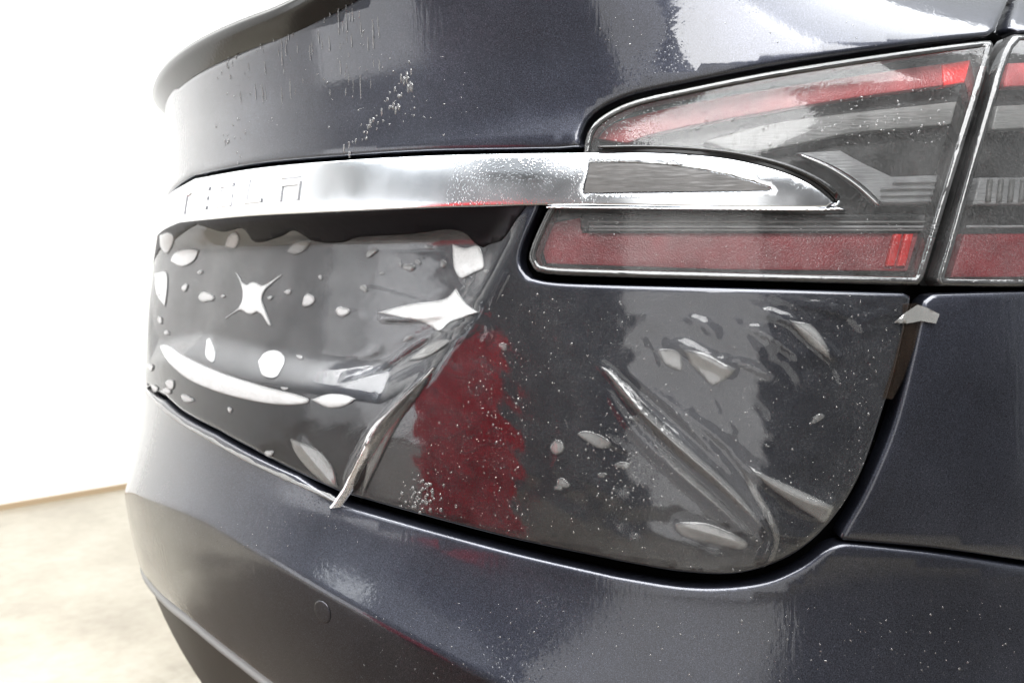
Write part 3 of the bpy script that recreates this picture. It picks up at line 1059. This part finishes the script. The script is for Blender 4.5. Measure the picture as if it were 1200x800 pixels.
SMALL = [(242, 348, 9, 7, .5), (362, 352, 9, 7, -.3), (402, 365, 8, 7, -.5), (427, 338, 5, 4, 0), (338, 342, 5, 3, -.6), (317, 349, 3, 3, 0), (217, 337, 4, 5, 0), (235, 319, 3, 3, 0),
         (436, 296, 8, 5, -.5), (480, 313, 7, 6, .3), (490, 307, 4, 4, 0), (520, 309, 5, 5, 0), (503, 290, 6, 3, .2), (427, 338, 5, 5, 0), (480, 396, 7, 4, -.3), (262, 347, 3, 2, 0),
         (200, 450, 6, 6, 0), (196, 458, 5, 5, 0), (220, 467, 8, 5, .2), (182, 455, 4, 5, 0), (316, 531, 5, 5, 0), (270, 480, 3, 4, 0), (190, 345, 4, 4, 0), (188, 375, 3, 5, 0), (196, 390, 3, 4, 0),
         (171, 452, 3, 5, 0), (177, 430, 3, 6, 0), (352, 418, 4, 3, 0), (470, 310, 3, 3, 0), (590, 406, 6, 5, 0), (570, 318, 4, 3, 0), (448, 320, 3, 3, 0), (376, 325, 3, 3, 0), (334, 455, 4, 3, 0), (660, 566, 8, 7, 0), (655, 571, 5, 5, 0), (744, 490, 7, 4, .4), (730, 545, 9, 6, 0), (706, 556, 6, 4, 0), (958, 490, 9, 5, -.4)]


def bubble(poly_px, hb, mat, nm):
    x = np.mean([p[0] for p in poly_px])
    fn_ = Fs if x < 600 else B
    p = pix(poly_px, filmO_safe if False else fn_, .0008)
    p = ccw(p)
    dmax = [0]

    def hf(s, z, d):
        dm = max(d.max(), 1e-5)
        return hb * (1 - (1 - np.clip(d / dm, 0, 1)) ** 2)

    base = lambda s, z: Fs(s, z) + .0004 + film_h(s, z, np.full(len(s), .03))
    return panel(nm, p, base, mat, film, add=.0014, grid=.0024, roll=.0013, skirt=0, hfn=hf, step=.002, edge=.0032)


filmO_safe = Fs
for px in PATCH:
    bubble(spline(px, 3), .0004, 'ridge' if px[0][0] in (702, 440, 760, 868) else 'bubble' if px[0][0] < 335 or px[0][0] in (441, 530, 364) else 'bubble_grey', 'air_pocket')  # the ridge ones are fold flanks with their highlight painted in
for (x, y, rx, ry, an) in SMALL:
    t = np.linspace(0, 2 * math.pi, 14, endpoint=False)
    rr = 1 + .16 * np.sin(2 * t + x) + .10 * np.sin(3 * t + y)
    q = [(x + rx * r_ * math.cos(a) * math.cos(an) - ry * r_ * math.sin(a) * math.sin(an), y + rx * r_ * math.cos(a) * math.sin(an) + ry * r_ * math.sin(a) * math.cos(an)) for a, r_ in zip(t, rr)]
    bubble(q, .0003, 'bubble_small' if x < 420 else 'bubble_grey', 'bubble')

# the pinched pleat that stands off the sheet and hangs over the bumper gap
PLEAT = [(507, 431), (492, 448), (470, 470), (446, 496), (432, 520), (418, 548), (404, 578), (396, 592)]
pl = pix(spline(PLEAT, 8, False), Fs, .004)
V, Fc = [], []
for i, (s_, z_) in enumerate(pl):
    t = i / (len(pl) - 1)
    w_ = .0012 + .0045 * math.sin(min(1, t * 1.5) * math.pi / 2) + .004 * math.exp(-((t - .5) / .12) ** 2)
    hgt = .002 + .006 * math.sin(min(1, t * 1.3) * math.pi / 2)
    o0 = max(Fs(np.array([s_]), np.array([z_]))[0], 0) + .001
    o0 += .006 * max(0, (t - .85) / .15)
    for k, (ds_, dh) in enumerate(((-w_, 0), (-w_ * .55, hgt * .75), (0, hgt), (w_ * .35, hgt * .9), (w_ * 1.1, 0))):
        V.append(P3(np.array(s_ + ds_), np.array(z_), np.array(o0 + dh)))
nP = len(pl)
Fc = [(i * 5 + j, (i + 1) * 5 + j, (i + 1) * 5 + j + 1, i * 5 + j + 1) for i in range(nP - 1) for j in range(4)]
pleat = mesh('pleat', V, [q[::-1] for q in Fc], 'fold', film)
tag(pleat, 'pinched white pleat of film hanging over the bumper gap')

# film bridging the gap at the right, and its loose tab
brg = pix([(1058, 356), (1074, 355), (1086, 360), (1098, 368), (1094, 379), (1080, 378), (1070, 412), (1058, 446), (1046, 468), (1034, 466), (1046, 430), (1058, 385)], B, .002)
tb = panel('film_bridge', brg, B, 'bridge', film, add=.0016, grid=.004, roll=0, skirt=0, step=.004)
tb2 = panel('loose_tab', pix([(1048, 378), (1062, 366), (1076, 357), (1088, 361), (1101, 368), (1097, 379), (1080, 376), (1064, 379)], B, .004), B, 'tab', film, add=.003, grid=.003, roll=0, skirt=0,
            hfn=lambda s, z, d: .004 * sm(.758, .79, s), step=.003)

# trimmed film edge lying along the top of the bumper, and the edge along the crease
for nm, pts_, fn_, w_, m_ in (('film_edge', [(168, 453), (185, 472), (210, 493), (250, 517), (300, 544), (350, 567), (400, 589)], E, .0024, 'tab'),):
    c_ = pix(spline(pts_, 8, False), fn_)
    V, Fc = [], []
    for i, (s_, z_) in enumerate(c_):
        ww_ = w_ * (.8 + .4 * math.sin(i * 1.7) * math.sin(i * .6))
        for k, (dz, oh) in enumerate(((-ww_, .0004), (-ww_ * .4, .0022), (ww_ * .6, .0024), (ww_ * 1.6, .0004))):
            V.append(P3(np.array(s_), np.array(z_ + dz), fn_(np.array(s_), np.array(z_ + dz)) + oh))
    Fc = [(i * 4 + j, (i + 1) * 4 + j, (i + 1) * 4 + j + 1, i * 4 + j + 1) for i in range(len(c_) - 1) for j in range(3)]
    mesh(nm, V, Fc, m_, film)

# ------------------------------------------------------------------ water beads
def beads(name, label, spots, fn):
    """spots: (x, y, radius m) in the photo, set on the skin"""
    p = pix([q[:2] for q in spots], B if fn is not E else E)
    rad = np.array([q[2] for q in spots])
    o = fn(p[:, 0], p[:, 1])
    V, Fc = [], []
    th = theta(p[:, 0])
    for i in range(len(p)):
        c = P3(p[i:i + 1, 0], p[i:i + 1, 1], o[i:i + 1])[0]
        nn = np.array([math.sin(th[i]), -math.cos(th[i]), 0])
        tt = np.array([math.cos(th[i]), math.sin(th[i]), 0])
        zz_ = np.array([0, 0, 1.0])
        r = rad[i]
        k = len(V)
        el = spots[i][3] if len(spots[i]) > 3 else 1 + .5 * random.random() ** 2
        for ring, (rr, hh) in enumerate(((1, -.05), (.75, .32))):
            for a in range(6):
                an = a * math.pi / 3 + ring * .5
                V.append(c + r * (rr * math.cos(an) * tt + rr * el * math.sin(an) * zz_ + hh * nn))
        V.append(c + r * .48 * nn)
        for a in range(6):
            a2 = (a + 1) % 6
            Fc += [(k + a, k + a2, k + 6 + a2, k + 6 + a), (k + 6 + a, k + 6 + a2, k + 12)]
    ob = mesh(name, V, Fc, 'water')
    tag(ob, label, 'water', kind='stuff')
    return ob


def scatter(n, x0, x1, y0, y1, r0, r1, keep=None):
    out = []
    while len(out) < n:
        x, y = random.uniform(x0, x1), random.uniform(y0, y1)
        if keep and not keep(x, y):
            continue
        out.append((x, y, r0 + (r1 - r0) * random.random() ** 4))
    return out


LGP = np.array([p[:2] for p in LG_LOW])


def on_lg(x, y):
    return inside(np.array([(x, y)]), np.vstack([LGP, [(560, 380), (480, 470)]]))[0]


sp_ = scatter(950, 560, 1060, 345, 670, .00030, .0011, on_lg)
for _ in range(150):
    a = random.gauss(0, 1), random.gauss(0, 1)
    q = (745 + a[0] * 26, 520 + a[1] * 42)
    if on_lg(*q):
        sp_.append((*q, random.uniform(.0004, .0013)))
sp_ += scatter(260, 470, 620, 400, 640, .0004, .0013, lambda x, y: y < 596 + (x - 480) * .24 and x > 600 - (y - 380) * .75)
for _ in range(70):
    q = (495 + random.gauss(0, 14), 585 + random.gauss(0, 11))
    if q[1] < 600 + (q[0] - 480) * .25:
        sp_.append((*q, random.uniform(.0008, .0022)))
beads('water_beads', 'fine water beads scattered over the film on the tailgate', sp_, filmO)
beads('lamp_water', 'fine water beads on the tail lamp lens',
      scatter(420, 700, 1120, 95, 170, .0003, .0013, lambda x, y: y > 178 - .115 * (x - 690) - 32 and x < 1160 - .3 * (y - 50) - 15)
      + scatter(500, 645, 1065, 252, 316, .00025, .0007), lambda s, z: B(s, z) - .0008)
beads('bumper_water', 'water beads and runs on the bumper under the tailgate',
      scatter(420, 420, 1190, 700, 798, .0003, .0011) + scatter(100, 200, 420, 600, 640, .0003, .0010), E)
runs = []
for _ in range(70):
    x_ = 255 + 190 * random.random() ** .8
    runs.append((x_, random.uniform(18, 120) - (x_ - 255) * .12 + 12, random.uniform(.0006, .0011), random.uniform(4, 17)))
for k_ in range(46):
    t_ = k_ / 45
    runs.append((475 - 75 * t_ ** 2 + random.gauss(0, 5), 85 + 90 * t_ + random.gauss(0, 4), random.uniform(.0008, .0018), random.uniform(1, 4)))
for _ in range(26):
    runs.append((270 + random.gauss(0, 8), random.choice((72, 80, 150, 165, 180)) + random.gauss(0, 6), random.uniform(.0008, .0018), random.uniform(1, 2)))
beads('panel_water', 'water beads and drips on the upper tailgate panel',
      runs +
      scatter(130, 255, 430, 20, 150, .0004, .0014) + scatter(70, 420, 560, 60, 160, .0004, .0013) + scatter(60, 700, 1100, 20, 60, .0003, .001, lambda x, y: y < 95 - .12 * (x - 690)), B)
